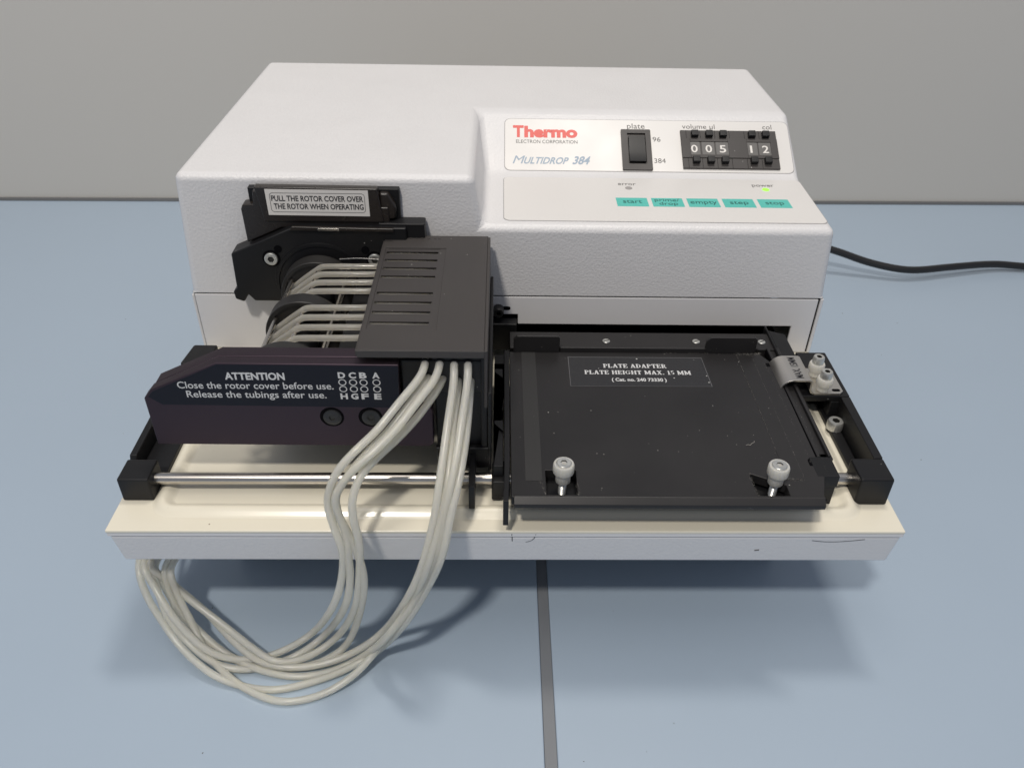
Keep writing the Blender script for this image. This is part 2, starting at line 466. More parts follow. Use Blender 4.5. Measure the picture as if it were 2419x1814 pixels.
def cap_screw(name, c, r, h, m, parent, axis='z', hexr=0.5, flip=1, knurl=True):
    """socket-head screw: head with a real hexagonal socket; c is the centre of the base of its head"""
    mb = MB(); n = 36; R6 = r * hexr
    def P(a, rr, hh, hx=False):
        if hx:
            k = (a % (math.pi / 3)) - math.pi / 6; rr = R6 * math.cos(math.pi / 6) / math.cos(k)
        u, v = rr * math.cos(a), rr * math.sin(a)
        hh = hh * flip
        q = {'z': (u, v, hh), 'y': (u, hh, v), 'x': (hh, u, v)}[axis]
        return (c[0] + q[0], c[1] + q[1], c[2] + q[2])
    rings = [(r, 0, 0), (r, h * .82, 0), (r * .9, h, 0), (0, h, 1), (0, h * .35, 1)]
    vs = []
    for rr, hh, hx in rings:
        for i in range(n):
            a = 2 * math.pi * i / n
            k = rr * (1 + (0.035 if knurl and i % 2 and hh < h * .85 else 0))
            vs.append(P(a, k, hh, hx))
    fs = [(q * n + i, q * n + (i + 1) % n, (q + 1) * n + (i + 1) % n, (q + 1) * n + i) for q in range(4) for i in range(n)]
    fs.append([4 * n + i for i in range(n)]); fs.append(list(range(n - 1, -1, -1)))
    mb.add(vs, fs)
    for q in range(3 * n, 4 * n + 1): mb.m[q] = 1
    return mb.build(name, [m, SOCKET], parent, angle=30)
cap_screw('screw', (330.3, 68.0, 2.65), 3.8, 4.6, ZINC, disp)

# stop clip of bent sheet steel with two nylon thumb screws
prof = [(301.4, 17.0), (302.4, 19.5), (304.2, 22.4), (306.4, 23.9), (308.6, 24.4), (316.4, 24.4), (317.6, 23.9), (318.0, 22.6), (318.2, 18.6), (318.9, 17.3), (320.2, 16.7), (335.0, 16.5)]
def thick(pr, t):
    out = []
    for i, p in enumerate(pr):
        a, b = Vector(pr[max(0, i - 1)]), Vector(pr[min(len(pr) - 1, i + 1)])
        d = (b - a).normalized(); out.append((p[0] + d.y * t, p[1] - d.x * t))
    return pr + out[::-1]
mb = MB(); mb.prism(thick(prof[:11], .9), 'y', 77.6, 99.2)
mb.prism([(320.2, 77.6), (333.2, 77.6), (335.2, 79.6), (335.2, 99.2), (320.2, 99.2)], 'z', 15.6, 16.7)
clip = mb.build('stop_clip', BRUSH, disp, 0.15, angle=40)
pl = plane((308.4, 78.4, 24.4), (0, 1, 0), (-1, 0, 0))
letters('MAX. 15MM', pl, 1.2, 19.2, -5.6, 3.6, BINK, clip, bold=0.02)
mb = MB(); sheet(mb, rrect(329.8, 79.2, 333.9, 81.2, 0.95), plane((0, 0, 16.75), (1, 0, 0), (0, 1, 0)), 0, 0.05); mb.build('slotted_hole', VOID, clip)
def thumb_screw(c, r, zb, zt, hm, stud=None, ripple=(18, 0.02, (2, 3))):
    mb = MB()
    mb.lathe([(r * .64, zb), (r * .72, zb + .3), (r * .72, zb + (zt - zb) * .42), (r * .94, zb + (zt - zb) * .46), (r, zb + (zt - zb) * .54), (r, zt - .9), (r * .9, zt), (r * .64, zt + .02)], (c[0], c[1], 0), n=48, ripple=(20, 0.018, (4, 5)))
    k = mb.build('thumb_screw', NYLON, stud or disp)
    return k
for x, y in ((324.9, 93.0), (324.9, 80.2)):
    k = thumb_screw((x, y), 3.9, 16.8, 24.4, ZINC)
    cap_screw('screw_head', (x, y, 24.3), 2.75, 3.9, ZINC, k)

# ------------------------------------------------------------------ control panels
def up_plane(p0, p1, x=0):
    d = Vector((0, p1[0] - p0[0], p1[1] - p0[1]))
    return plane((x, p0[0], p0[1]), (1, 0, 0), d)
UP = up_plane((DB, ZB), (DP, H)); LO = up_plane((D, HR), (DB, ZB))
mb = MB(); sheet(mb, rrect(166.9, 3.0, 334.0, 39.6, 3.4), UP, -.2, .35)
mb.build('upper_control_panel', FOIL, disp, 0.12)
upper = bpy.data.objects['upper_control_panel']
mb = MB(); sheet(mb, rrect(166.4, 7.2, 334.8, 62.0, 3.4), LO, -.2, .35)
lower = mb.build('lower_control_panel', FOIL, disp, 0.12)
# hairline gap round the foils
for pl_, b, par in ((UP, (166.9, 3.0, 334.0, 39.6), upper), (LO, (166.4, 7.2, 334.8, 62.0), lower)):
    mb = MB(); ring(mb, rrect(b[0] - .35, b[1] - .35, b[2] + .35, b[3] + .35, 3.6), rrect(b[0] + .05, b[1] + .05, b[2] - .05, b[3] - .05, 3.3), pl_, .12)
    mb.build('panel_gap', INKL, par, smooth=False)
h = .42
letters('T', UP, 171.6, 177.9, 26.6, 7.7, RED, upper, bold=0.04, h=h)
letters('hermo', UP, 178.2, 209.4, 26.6, 7.3, RED, upper, bold=0.05, h=h, space=.98)
letters('ELECTRON CORPORATION', UP, 173.4, 209.2, 22.0, 2.35, INK, upper, h=h, bold=0.0)
letters('M', UP, 171.4, 176.9, 7.6, 5.4, BLUE, upper, bold=0.0, shear=.32, h=h)
letters('ULTIDROP', UP, 177.5, 202.8, 7.6, 4.4, BLUE, upper, bold=0.022, shear=.32, h=h)
letters('384', UP, 205.8, 215.2, 7.6, 5.2, BLUE, upper, bold=0.03, shear=.32, h=h)
letters('plate', UP, 238.8, 249.2, 33.4, 3.7, INK, upper, h=h)
letters('96', UP, 253.4, 258.0, 24.2, 3.2, INK, upper, h=h)
letters('384', UP, 253.4, 260.0, 9.0, 3.2, INK, upper, h=h)
letters('volume \u00b5l', UP, 271.4, 290.7, 33.8, 3.3, INK, upper, h=h)
letters('col', UP, 319.0, 324.4, 34.0, 3.3, INK, upper, h=h)

# rocker switch
mb = MB()
fr = rrect(234.8, 3.4, 252.1, 32.0, .6, 3); inn = rrect(238.3, 7.8, 249.0, 29.3, .3, 3)
n = len(fr)
vs = [UP(x, y, 0) for x, y in fr] + [UP(x, y, 1.5) for x, y in fr] + [UP(x, y, 1.5) for x, y in inn] + [UP(x, y, .5) for x, y in inn]
fs = [[q * n + i, q * n + (i + 1) % n, (q + 1) * n + (i + 1) % n, (q + 1) * n + i] for q in range(3) for i in range(n)]
fs += [list(range(n - 1, -1, -1)), [3 * n + i for i in range(n)]]
mb.add(vs, fs)
sw = mb.build('rocker_switch', GREYP, disp, angle=30)
mb = MB()
side = [(8.4, .6), (8.4, 2.9), (16.2, 1.6), (26.4, 2.6), (26.9, .6)]
vs = [UP(238.9, a, b) for a, b in side] + [UP(248.5, a, b) for a, b in side]
mb.add(vs, [list(range(5)), list(range(9, 4, -1))] + [[i, 5 + i, 5 + (i + 1) % 5, (i + 1) % 5] for i in range(5)])
mb.build('rocker', BLACK, sw, 0.15)

# thumbwheel unit
mb = MB()
def sb(mb, x0, s0, x1, s1, h0, h1):
    p = [UP(x, s, hh) for hh in (h0, h1) for s in (s0, s1) for x in (x0, x1)]
    mb.add(p, [(0, 2, 3, 1), (4, 5, 7, 6), (0, 1, 5, 4), (2, 6, 7, 3), (0, 4, 6, 2), (1, 3, 7, 5)])
sb(mb, 269.8, 5.0, 325.9, 31.8, 0, 1.6)
sb(mb, 269.8, 12.0, 274.9, 25.6, 1.5, 2.1); sb(mb, 297.0, 12.0, 308.1, 25.6, 1.5, 2.1); sb(mb, 321.8, 12.0, 325.9, 25.6, 1.5, 2.1)
sb(mb, 274.9, 23.4, 297.0, 25.6, 1.5, 2.1); sb(mb, 308.1, 23.4, 321.8, 25.6, 1.5, 2.1)
sb(mb, 274.9, 12.0, 297.0, 14.2, 1.5, 2.1); sb(mb, 308.1, 12.0, 321.8, 14.2, 1.5, 2.1)
tw = mb.build('thumbwheel_unit', GREYP, disp, 0.12)
mb = MB()
for x in (273.0, 281.2, 289.8, 298.4, 307.2, 315.8):
    sb(mb, x - .1, 5.1, x + .1, 11.9, 1.55, 1.63); sb(mb, x - .1, 25.7, x + .1, 31.7, 1.55, 1.63)
mb.build('module_joints', VOID, tw, 0)
for x, dg in ((277.0, '0'), (285.4, '0'), (293.6, '5'), (310.5, '1'), (318.6, '2')):
    mb = MB(); sb(mb, x - (3.9 if dg != '1' else 2.2), 14.3, x + 3.4, 23.3, 1.6, 1.75); mb.build('digit_wheel', WHEEL, tw, 0)
    letters(dg, UP, x - (1.9 if dg != '1' else .9), x + (1.9 if dg != '1' else .35), 15.9, 5.0, PAPER, tw, bold=0.012, h=1.85, name='digit')
    for s, sign in ((28.3, '-'), (9.8, '+')):
        xx = x + (.8 if s > 20 else .4)
        mb = MB(); sb(mb, xx - 2.0, s - 1.9, xx + 2.0, s + 1.9, 1.5, 4.2)
        k = mb.build('push_tab', BLACK, tw, 0.2)

# LEDs and keys
for x, m_, nm in ((235.8, LEDOFF, 'error'), (312.5, LEDON, 'power')):
    mb = MB(); sheet(mb, [(x + 2.0 * math.cos(a * .2618), 48.3 + 2.0 * math.sin(a * .2618)) for a in range(24)], LO, .3, .55)
    o = mb.build('indicator_lamp', m_, disp, 0.1)
    o['label'] = 'unlit grey indicator lamp under the word error' if nm == 'error' else 'lit green indicator lamp under the word power'
letters('error', LO, 230.4, 240.4, 52.2, 3.7, INK, lower, h=h)
letters('power', LO, 306.0, 318.4, 52.3, 3.7, INK, lower, h=h)
for x, t1 in ((227.1, 'start'), (246.3, 'prime/'), (265.6, 'empty'), (284.9, 'step'), (304.2, 'stop')):
    mb = MB(); sheet(mb, [(x, 24.9), (x + 16.9, 24.9), (x + 16.9, 35.5), (x, 35.5)], LO, .3, .45)
    k = mb.build('key', TEAL, disp, 0, smooth=False); k['label'] = 'turquoise key reading ' + t1.replace('/', ' / drop')
    if t1 == 'prime/':
        letters('prime/', LO, x + 1.6, x + 15.0, 31.4, 3.4, KEYINK, k, h=.52); letters('drop', LO, x + 3.6, x + 13.6, 27.0, 3.4, KEYINK, k, h=.52)
    else:
        w = {'start': 10.2, 'empty': 14.4, 'step': 10, 'stop': 10}[t1]
        letters(t1, LO, x + 8.6 - w / 2, x + 8.6 + w / 2, 28.9, 4.2, KEYINK, k, h=.52)

# small wear marks
mb = MB()
pl = plane((0, D + .85, 0), (1, 0, 0), (0, 0.012, 1))
for k in range(7):
    a = random.uniform(0, 6.28); r1 = random.uniform(.3, 1.1)
    mb.add([pl(20.7 + .25 * math.cos(a + 1.5), 92.6 + .25 * math.sin(a + 1.5), .15), pl(20.7 - .25 * math.cos(a + 1.5), 92.6 - .25 * math.sin(a + 1.5), .15), pl(20.7 + r1 * math.cos(a), 92.6 + r1 * math.sin(a), .15)], [(0, 1, 2)])
mb.build('pen_mark', BLUEM, disp, normals=False, smooth=False)
def scratch(pts, r=.15, m=BINK):
    pts = [(x, -.2 + 1.3 * x / 340 + (-4.2 - z) * .157 - .05, z) for x, y, z in pts]
    MB().pipe(spline([Vector(p) for p in pts], 4), r, 5).build('scratch', m, disp)
scratch([(301, 1.7, -6.3), (306, 1.85, -7.2), (312, 1.95, -7.3), (318, 1.8, -6.6), (324, 1.7, -5.5)])
scratch([(180.6, .6, -1.9), (180.2, .9, -4.5), (178.8, 1.2, -6.8), (176.4, 1.4, -7.8)], .13)
scratch([(170.3, .35, -1.9), (170.6, .5, -7.0)], .2)
MB().pipe([(277.4, 2.35, -13.6), (279.4, 2.3, -13.2)], .45, 6).build('paint_chip', INK, disp)

# ------------------------------------------------------------------ rotor head
# recessed pocket plate behind the rotor cover, rotor cover, sticker
box('cover_backing', (40.6, 135.5, 76.8, 114.6, 139.5, 96.2), BLACK, disp, 0.5)
mb = MB()
mb.prism([(37.2, 68.6), (50.5, 74.5), (55.6, 76.9), (104.0, 76.9), (109.6, 80.4), (109.4, 88.2), (105.3, 88.2), (105.0, 96.0), (43.9, 96.2), (43.3, 89.2), (38.0, 88.9), (36.9, 86.5)], 'y', 131.5, 138.2)
cov = mb.build('rotor_cover', BROWNP, disp, 0.7, seg=3)
mb = MB(); mb.prism([(45.2, 98.6), (104.6, 98.2), (106.8, 80.6), (47.8, 80.6)], 'y', 130.6, 135.0); mb.build('cover_lid', BROWNP, cov, 0.6, seg=3)
mb = MB()
mb.prism([(105.2, 81.0), (112.4, 81.6), (113.2, 88.0), (109.6, 95.0), (105.2, 95.2)], 'y', 132.4, 138.3); mb.build('cover_ear', BROWNP, cov, 1.2, seg=3)
pl = plane((0, 130.5, 0), (1, 0, 0), (0, 0, 1))
mb = MB(); sheet(mb, [(50.6, 84.2), (100.2, 84.0), (100.2, 97.4), (50.4, 97.6)], pl, .0, .12)
st = mb.build('warning_sticker', PAPER, cov, 0, smooth=False)
mb = MB(); ring(mb, rrect(52.3, 85.8, 98.4, 95.8, 1.6), rrect(52.5, 86.0, 98.2, 95.6, 1.4), pl, .2); 
mb.build('printed_frame', BINK, cov, normals=False, smooth=False)
letters('PULL THE ROTOR COVER OVER', pl, 53.0, 97.6, 91.6, 2.7, BINK, cov, bold=.022, h=.2)
letters('THE ROTOR WHEN OPERATING', pl, 53.8, 97.5, 87.5, 2.7, BINK, cov, bold=.022, h=.2)

# mounting plate with chamfered corner
mb = MB()
outl = [(29.2, 64.4), (28.6, 44.6), (26.4, 42.6), (26.9, 38.2), (31.2, 36.6), (34.0, 41.0), (36.8, 37.2), (118, 37.0), (118, 79.4), (62.4, 79.4)]
mb.prism(outl, 'y', 127.0, 138.0)
mp = mb.build('mounting_plate', BLACK, disp, 0.8, seg=3)
box('plate_tab', (104, 130, 79.0, 127.0, 137.5, 80.6), BLACK, mp, 0.5)
mb = MB(); mb.prism(rrect(104, 66, 126.9, 80.5, 1.2, 4), 'y', 129.5, 138); mb.build('plate_wing', BLACK, mp, 0.4)
mb = MB(); mb.prism([(62.0, 80.2), (112, 79.6), (112, 77.8), (60.6, 78.2)], 'y', 125.6, 127.3); mb.build('plate_rib', BROWNP, mp, .3)
mb = MB(); mb.prism(rrect(74.6, 78.4, 85.4, 79.7, .6, 3), 'y', 125.2, 125.7); mb.build('latch_window', STEEL, mp, .1)
for x, z in ((49.2, 62.2), (101.3, 62.2)):
    mb = MB(); mb.lathe([(4.5, 126.8), (4.5, 126.93)], (x, 0, z), 'y'); mb.build('screw_recess', VOID, mp)
    mb = MB(); mb.lathe([(2.0, 126.7), (2.0, 126.9)], (x + (4 if x < 80 else -4.4), 0, z + 5.2), 'y'); mb.build('bore', VOID, mp)
    cap_screw('screw', (x, 126.8, z), 3.3, 1.2, ZINC, mp, 'y', .52, -1, knurl=False)
mb = MB()
AX, AZ = 73.5, 47.0
for r0, r1, ya, yb in ((22.0, 24.2, 126.3, 127.2),):
    n = 64; vs = []
    for hh, rr in ((yb, r1), (ya, r1 - .3), (ya, r0 + .3), (yb, r0)):
        vs += [(AX + rr * math.cos(2 * math.pi * i / n), hh, AZ + rr * math.sin(2 * math.pi * i / n)) for i in range(n)]
    mb.add(vs, [[q * n + i, q * n + (i + 1) % n, (q + 1) * n + (i + 1) % n, (q + 1) * n + i] for q in range(3) for i in range(n)])
mb.build('bearing_ring', BLACK, mp)
MB().pipe(spline([(84.5, 121.5, 64.9), (94, 122, 65.3), (104.5, 122, 64.6)], 6), .28, 8).build('return_spring', STEEL, disp)

mb = MB(); mb.lathe([(7, 41), (7, 126)], (AX, 0, AZ), 'y'); rotor = mb.build('rotor', BLACK, disp)
for a, b, r in ((115.5, 124.0, 19.0), (78.8, 87.0, 18.3), (40.6, 46.5, 18.3)):
    mb = MB(); mb.lathe([(r * .62, a + 1.2), (r * .9, a + 1.2), (r * .9, a), (r - .25, a), (r, a + .3), (r, b - .3), (r - .25, b), (r * .5, b)], (AX, 0, AZ), 'y', n=96)
    mb.build('rotor_disc', ROTOR, rotor, angle=30)
for k in range(6):
    a = math.radians(84 - k * 60)
    mb = MB(); mb.pipe([(AX + 15.3 * math.cos(a), 42, AZ + 15.3 * math.sin(a)), (AX + 15.3 * math.cos(a), 118, AZ + 15.3 * math.sin(a))], 1.15, 14)
    mb.build('roller', STEEL, rotor)
MB().pipe([(88.0, 47, 58.4), (88.2, 122, 58.4)], .8, 12).build('tie_rod', STEEL, disp)
mb = MB(); mb.prism([(93, 34), (123, 34), (123, 57), (104, 57), (104, 54.5), (93, 54.5)], 'y', 47, 126); mb.build('rotor_bed', BLACK, disp, .6)
mb = MB(); mb.prism([(60, 22), (123, 22), (123, 33.9), (66, 33.9)], 'y', 41, 126.8); mb.build('head_floor', BLACK, disp, .6)

# purple front bearing plate
mb = MB()
mb.prism([(16.6, 23.4), (134.4, 23.0), (136.2, 24.8), (136.4, 43.6), (122.9, 44.2), (123.5, 66.2), (49.4, 66.4), (20.3, 52.6), (16.6, 48.3)], 'y', 28, 33.2)
bp_ = mb.build('front_bearing_plate', PURPLE, disp, 0.5, seg=3)
mb = MB(); mb.prism([(21.5, 25), (107.8, 25), (107.8, 66.4), (49.4, 66.4), (20.5, 52.6)], 'y', 33.3, 40.2); mb.build('plate_rear_half', PURPLE, bp_, 0.5)
box('notch_block', (108.2, 34.0, 50, 122.6, 39.5, 65.2), BLACK, bp_, 0.3)
pl = plane((0, 28, 0), (1, 0, 0), (0, 0, 1))
mb = MB(); sheet(mb, [(23.6, 45.2), (122.5, 44.4), (123.2, 65.4), (49.9, 65.7), (20.9, 51.9), (18.6, 49.2)], pl, -.0, .1)
mb.build('text_label', PLABEL, bp_, 0, smooth=False)
letters('ATTENTION', pl, 52.2, 76.6, 58.5, 3.3, WINK, bp_, bold=.035, h=.16)
letters('Close the rotor cover before use.', pl, 31.9, 96.0, 53.8, 3.3, WINK, bp_, bold=.008, h=.16)
letters('Release the tubings after use.', pl, 34.8, 92.6, 49.2, 3.3, WINK, bp_, bold=.008, h=.16)
for i, x in enumerate((99.9, 104.3, 108.6, 113.9)):
    letters('DCBA'[i], pl, x - 1.5, x + 1.5, 59.6, 2.7, WINK, bp_, bold=.04, h=.16)
    letters('HGFE'[i], pl, x - 1.5, x + 1.5, 48.9, 2.7, WINK, bp_, bold=.04, h=.16)
    for z in (57.4, 54.0):
        c1 = [(x + 1.65 * math.cos(a * .2618), z + 1.6 * math.sin(a * .2618)) for a in range(24)]
        c2 = [(x + 1.25 * math.cos(a * .2618), z + 1.2 * math.sin(a * .2618)) for a in range(24)]
        mb = MB(); ring(mb, c1, c2, pl, .16); mb.build('channel_ring', WINK, bp_, normals=False, smooth=False)
for x in (93.6, 109.9):
    mb = MB(); mb.lathe([(5.1, 27.93), (5.1, 27.99)], (x, 0, 39.2), 'y'); mb.build('counterbore', VOID, bp_)
    cap_screw('screw', (x + .3, 28.0, 39.2), 3.9, .8, DKSCREW, bp_, 'y', .4, -1, knurl=False)

# ------------------------------------------------------------------ tubing cassette
cas = thing('tubing_cassette', 'dark grey slotted tubing cassette on the rotor head with eight milky tubes hanging from it', 'tubing cassette', (140, 80, 8))
slots = [118.1, 114.1, 106.2, 98.1, 89.9, 74.8, 66.5, 58.2, 49.6]
def gridplate(xs, ys, hole, z0, z1):
    mb = MB(); idx = {}
    def V(i, j, k):
        if (i, j, k) not in idx: idx[(i, j, k)] = len(mb.v); mb.v.append((xs[i], ys[j], (z0, z1)[k]))
        return idx[(i, j, k)]
    F = []
    nx, ny = len(xs) - 1, len(ys) - 1
    solid = lambda i, j: 0 <= i < nx and 0 <= j < ny and not hole(i, j)
    for i in range(nx):
        for j in range(ny):
            if not solid(i, j): continue
            F.append((V(i, j, 1), V(i + 1, j, 1), V(i + 1, j + 1, 1), V(i, j + 1, 1)))
            F.append((V(i, j + 1, 0), V(i + 1, j + 1, 0), V(i + 1, j, 0), V(i, j, 0)))
            if not solid(i - 1, j): F.append((V(i, j, 0), V(i, j, 1), V(i, j + 1, 1), V(i, j + 1, 0)))
            if not solid(i + 1, j): F.append((V(i + 1, j, 0), V(i + 1, j + 1, 0), V(i + 1, j + 1, 1), V(i + 1, j, 1)))
            if not solid(i, j - 1): F.append((V(i, j, 0), V(i + 1, j, 0), V(i + 1, j, 1), V(i, j, 1)))
            if not solid(i, j + 1): F.append((V(i, j + 1, 0), V(i, j + 1, 1), V(i + 1, j + 1, 1), V(i + 1, j + 1, 0)))
    mb.f = F; mb.m = [0] * len(F)
    return mb
real = [s for s in slots[1:]]
ys = [28.6] + sorted([s - 1.15 for s in real] + [s + 1.15 for s in real]) + [131.6]
gp = gridplate([107.1, 109.4, 134.5, 158.2], ys, lambda i, j: i == 1 and j % 2 == 1, 72.2, 72.7)
cover = gp.build('cassette_cover', GREYP, cas, smooth=False)
gp = gridplate([107.1, 108.7, 138.0, 158.2], [28.6, 43.9, 118.8, 131.6], lambda i, j: i == 1 and j == 1, 72.75, 73.1)
gp.build('cover_rim', GREYP, cover, 0.15)
mb = MB(); mb.box(106.9, 28.1, 69.6, 158.5, 28.55, 73.0); mb.box(158.25, 28.6, 44, 159.6, 131.6, 72.8); mb.box(106.9, 131.65, 64, 158.5, 132.6, 72.9)
mb.box(106.3, 28.6, 70.2, 107.05, 131.6, 72.6)
mb.build('cover_skirt', GREYP, cas, 0.25)
box('slot_groove', (110.0, 117.6, 72.71, 135.2, 117.9, 72.74), VOID, cover, 0)
for k in range(9):
    x = 110.5 + k * 2.9 + random.uniform(-.5, .5)
    box('moulded_mark', (x, 128.3, 73.1, x + random.choice((.5, 1.2, 1.5)), 129.4 + random.uniform(-.3, .3), 73.25), GREYP, cover, 0)
mb = MB()
mb.prism([(123.8, 31), (158.2, 31), (158.2, 130), (123.8, 130)], 'z', 50.5, 66.5)
mb.prism([(136.5, 31), (158.2, 31), (158.2, 130), (136.5, 130)], 'z', 66.4, 71.2)
mb.prism([(137.2, 32.5), (158.0, 32.5), (158.0, 130), (137.2, 130)], 'z', 8.5, 50.4)
mb.build('tube_holder', BLACK, cas, 0.8, seg=3)
mb = MB(); mb.prism([(28.2, 52.0), (28.2, 21.5), (30.0, 20.5), (30.0, 7.5), (129, 7.5), (129, 52.0)], 'x', 159.7, 161.2); mb.build('holder_flange', BLACK, cas, 0.3)
mb = MB(); mb.box(136.8, 29.0, 20.0, 160.4, 31.6, 21.4); mb.box(156.8, 29.6, 21.5, 159.6, 31.6, 68.8); mb.build('holder_frame', BLACK, cas, .5)
box('locating_finger', (151.7, 9.0, 4.0, 154.4, 31.0, 17.0), BLACK, cas, .3)
mb = MB(); mb.box(148.5, 30.4, 8.4, 161.0, 34.4, 20); mb.build('holder_foot', BLACK, cas, .5)
ty = [114.1, 106.2, 98.1, 89.9, 74.8, 66.5, 58.2, 49.6]
TUBES = [
    [(134.0, 30.0, 65.3), (131.8, 24.0, 62.3), (124.0, 15.0, 56.3), (116.1, 7.0, 49.3), (108.5, 0.0, 45.0), (101.3, -5.0, 38.5), (97.0, -7.0, 28.8), (96.4, -9.0, 20.8), (99.3, -13.0, 10.6), (101.1, -15.0, 1.9), (98.7, -16.0, -14.3), (92.6, -15.0, -32.7), (77.4, 1.7, -70.2), (66.6, -4.6, -74.1), (54.2, -9.5, -75.4), (42.6, -11.3, -74.1), (31.8, -10.3, -70.2), (21.5, -5.6, -63.7), (12.1, 1.0, -54.6), (3.9, 9.9, -46.8), (-1.7, 17.1, -40.3), (-2, 40, -41.6)] ,
    [(140.0, 30.0, 65.3), (137.9, 24.0, 61.5), (131.0, 16.0, 55.6), (123.5, 8.0, 49.0), (115.4, 1.0, 43.7), (106.4, -5.0, 37.6), (100.6, -8.0, 29.8), (100.0, -10.0, 21.9), (103.3, -13.0, 9.6), (103.1, -15.0, 1.9), (102.8, -16.0, -11.8), (98.5, -15.0, -31.3), (83.4, 0.6, -70.2), (71.7, -7.0, -75.4), (58.1, -11.8, -78.0), (45.0, -14.9, -76.7), (31.7, -12.4, -74.1), (19.3, -5.1, -68.9), (10.4, 1.5, -61.1), (5.2, 9.5, -52.0), (1.4, 18.3, -41.6), (4, 40, -42.9)] ,
    [(135.3, 33.0, 57.7), (133.6, 26.0, 58.2), (127.0, 18.0, 52.2), (119.4, 10.0, 45.5), (112.2, 2.0, 41.9), (105.6, -5.0, 36.7), (99.7, -9.0, 27.8), (101.1, -11.0, 17.8), (105.0, -13.0, 7.5), (108.6, -16.0, -9.2), (105.5, -15.0, -31.3), (94.7, -4.0, -70.2), (84.7, -10.3, -75.4), (70.6, -12.9, -78.0), (53.6, -12.9, -78.0), (37.0, -8.0, -74.1), (22.5, 0.8, -67.6), (12.6, 7.5, -59.8), (5.7, 14.5, -50.7), (3.0, 18.3, -41.6), (8, 42, -42.9)] ,
    [(141.3, 33.0, 57.8), (139.0, 26.0, 55.5), (131.9, 18.0, 48.5), (123.6, 10.0, 42.7), (115.4, 3.0, 38.2), (109.9, -4.0, 34.8), (106.9, -9.0, 28.8), (106.4, -12.0, 20.9), (108.0, -14.0, 6.5), (106.8, -16.0, -9.2), (102.7, -15.0, -32.7), (88.9, -2.7, -68.9), (75.3, -10.1, -74.1), (62.1, -13.3, -72.8), (49.8, -7.5, -70.2), (35.3, 1.1, -65.0), (19.4, 9.0, -57.2), (7.9, 14.6, -49.4), (1.2, 16.8, -40.3), (0, 44, -41.6)] ,
    [(145.9, 30.0, 64.9), (145.8, 24.0, 59.7), (143.9, 14.0, 49.0), (142.2, 3.0, 39.3), (140.5, -6.0, 30.1), (138.6, -12.0, 18.1), (133.0, -18.0, -3.1), (125.0, -15.0, -27.2), (112.3, -2.9, -62.4), (99.8, -7.5, -71.5), (84.1, -12.5, -75.4), (68.5, -14.7, -75.4), (54.1, -12.4, -74.1), (40.5, -4.1, -70.2), (26.2, 7.1, -63.7), (14.7, 12.8, -55.9), (4.5, 17.2, -48.1), (-0.6, 17.7, -41.6), (-1, 46, -42.9)] ,
    [(151.6, 30.0, 65.0), (151.4, 24.0, 59.8), (149.4, 14.0, 49.1), (147.5, 3.0, 39.4), (145.1, -6.0, 30.2), (143.1, -11.0, 20.1), (139.8, -17.0, 4.4), (132.5, -16.0, -18.0), (121.8, -17.0, -39.7), (109.8, -9.2, -67.6), (98.5, -19.8, -74.1), (84.5, -27.2, -78.0), (69.6, -30.6, -78.0), (56.1, -27.2, -78.0), (40.2, -18.2, -76.7), (28.0, -7.7, -71.5), (20.0, 2.4, -63.7), (13.0, 10.6, -53.3), (10.8, 18.3, -41.6), (20, 42, -42.9)] ,
    [(147.3, 33.0, 56.9), (147.1, 26.0, 53.7), (145.6, 15.0, 44.5), (144.8, 4.0, 36.6), (143.7, -6.0, 28.2), (141.5, -12.0, 18.1), (135.6, -19.0, -1.9), (127.6, -15.0, -27.2), (117.8, -17.0, -45.3), (103.6, -8.8, -72.8), (87.1, -15.0, -78.0), (70.7, -17.8, -78.0), (52.3, -14.4, -76.7), (36.1, -8.0, -74.1), (23.7, -1.9, -70.2), (14.0, 5.0, -61.1), (9.1, 11.9, -52.0), (8.3, 18.3, -41.6), (16, 42, -42.9)] ,
    [(152.5, 33.0, 57.0), (152.3, 26.0, 53.7), (151.4, 15.0, 44.5), (149.9, 4.0, 36.6), (147.6, -6.0, 28.2), (145.2, -12.0, 20.1), (141.9, -18.0, 4.3), (134.1, -16.0, -19.3), (123.5, -17.0, -41.1), (109.5, -8.4, -70.2), (93.8, -14.8, -76.7), (79.6, -20.4, -78.0), (63.8, -24.6, -78.0), (47.6, -22.6, -78.0), (33.0, -18.0, -75.4), (18.2, -8.6, -70.2), (6.7, 1.5, -61.1), (-0.3, 8.4, -50.7), (-4.5, 17.9, -41.6), (-8, 40, -42.9)] ,
]
EXITMAP = [7, 6, 3, 2, 5, 4, 1, 0]
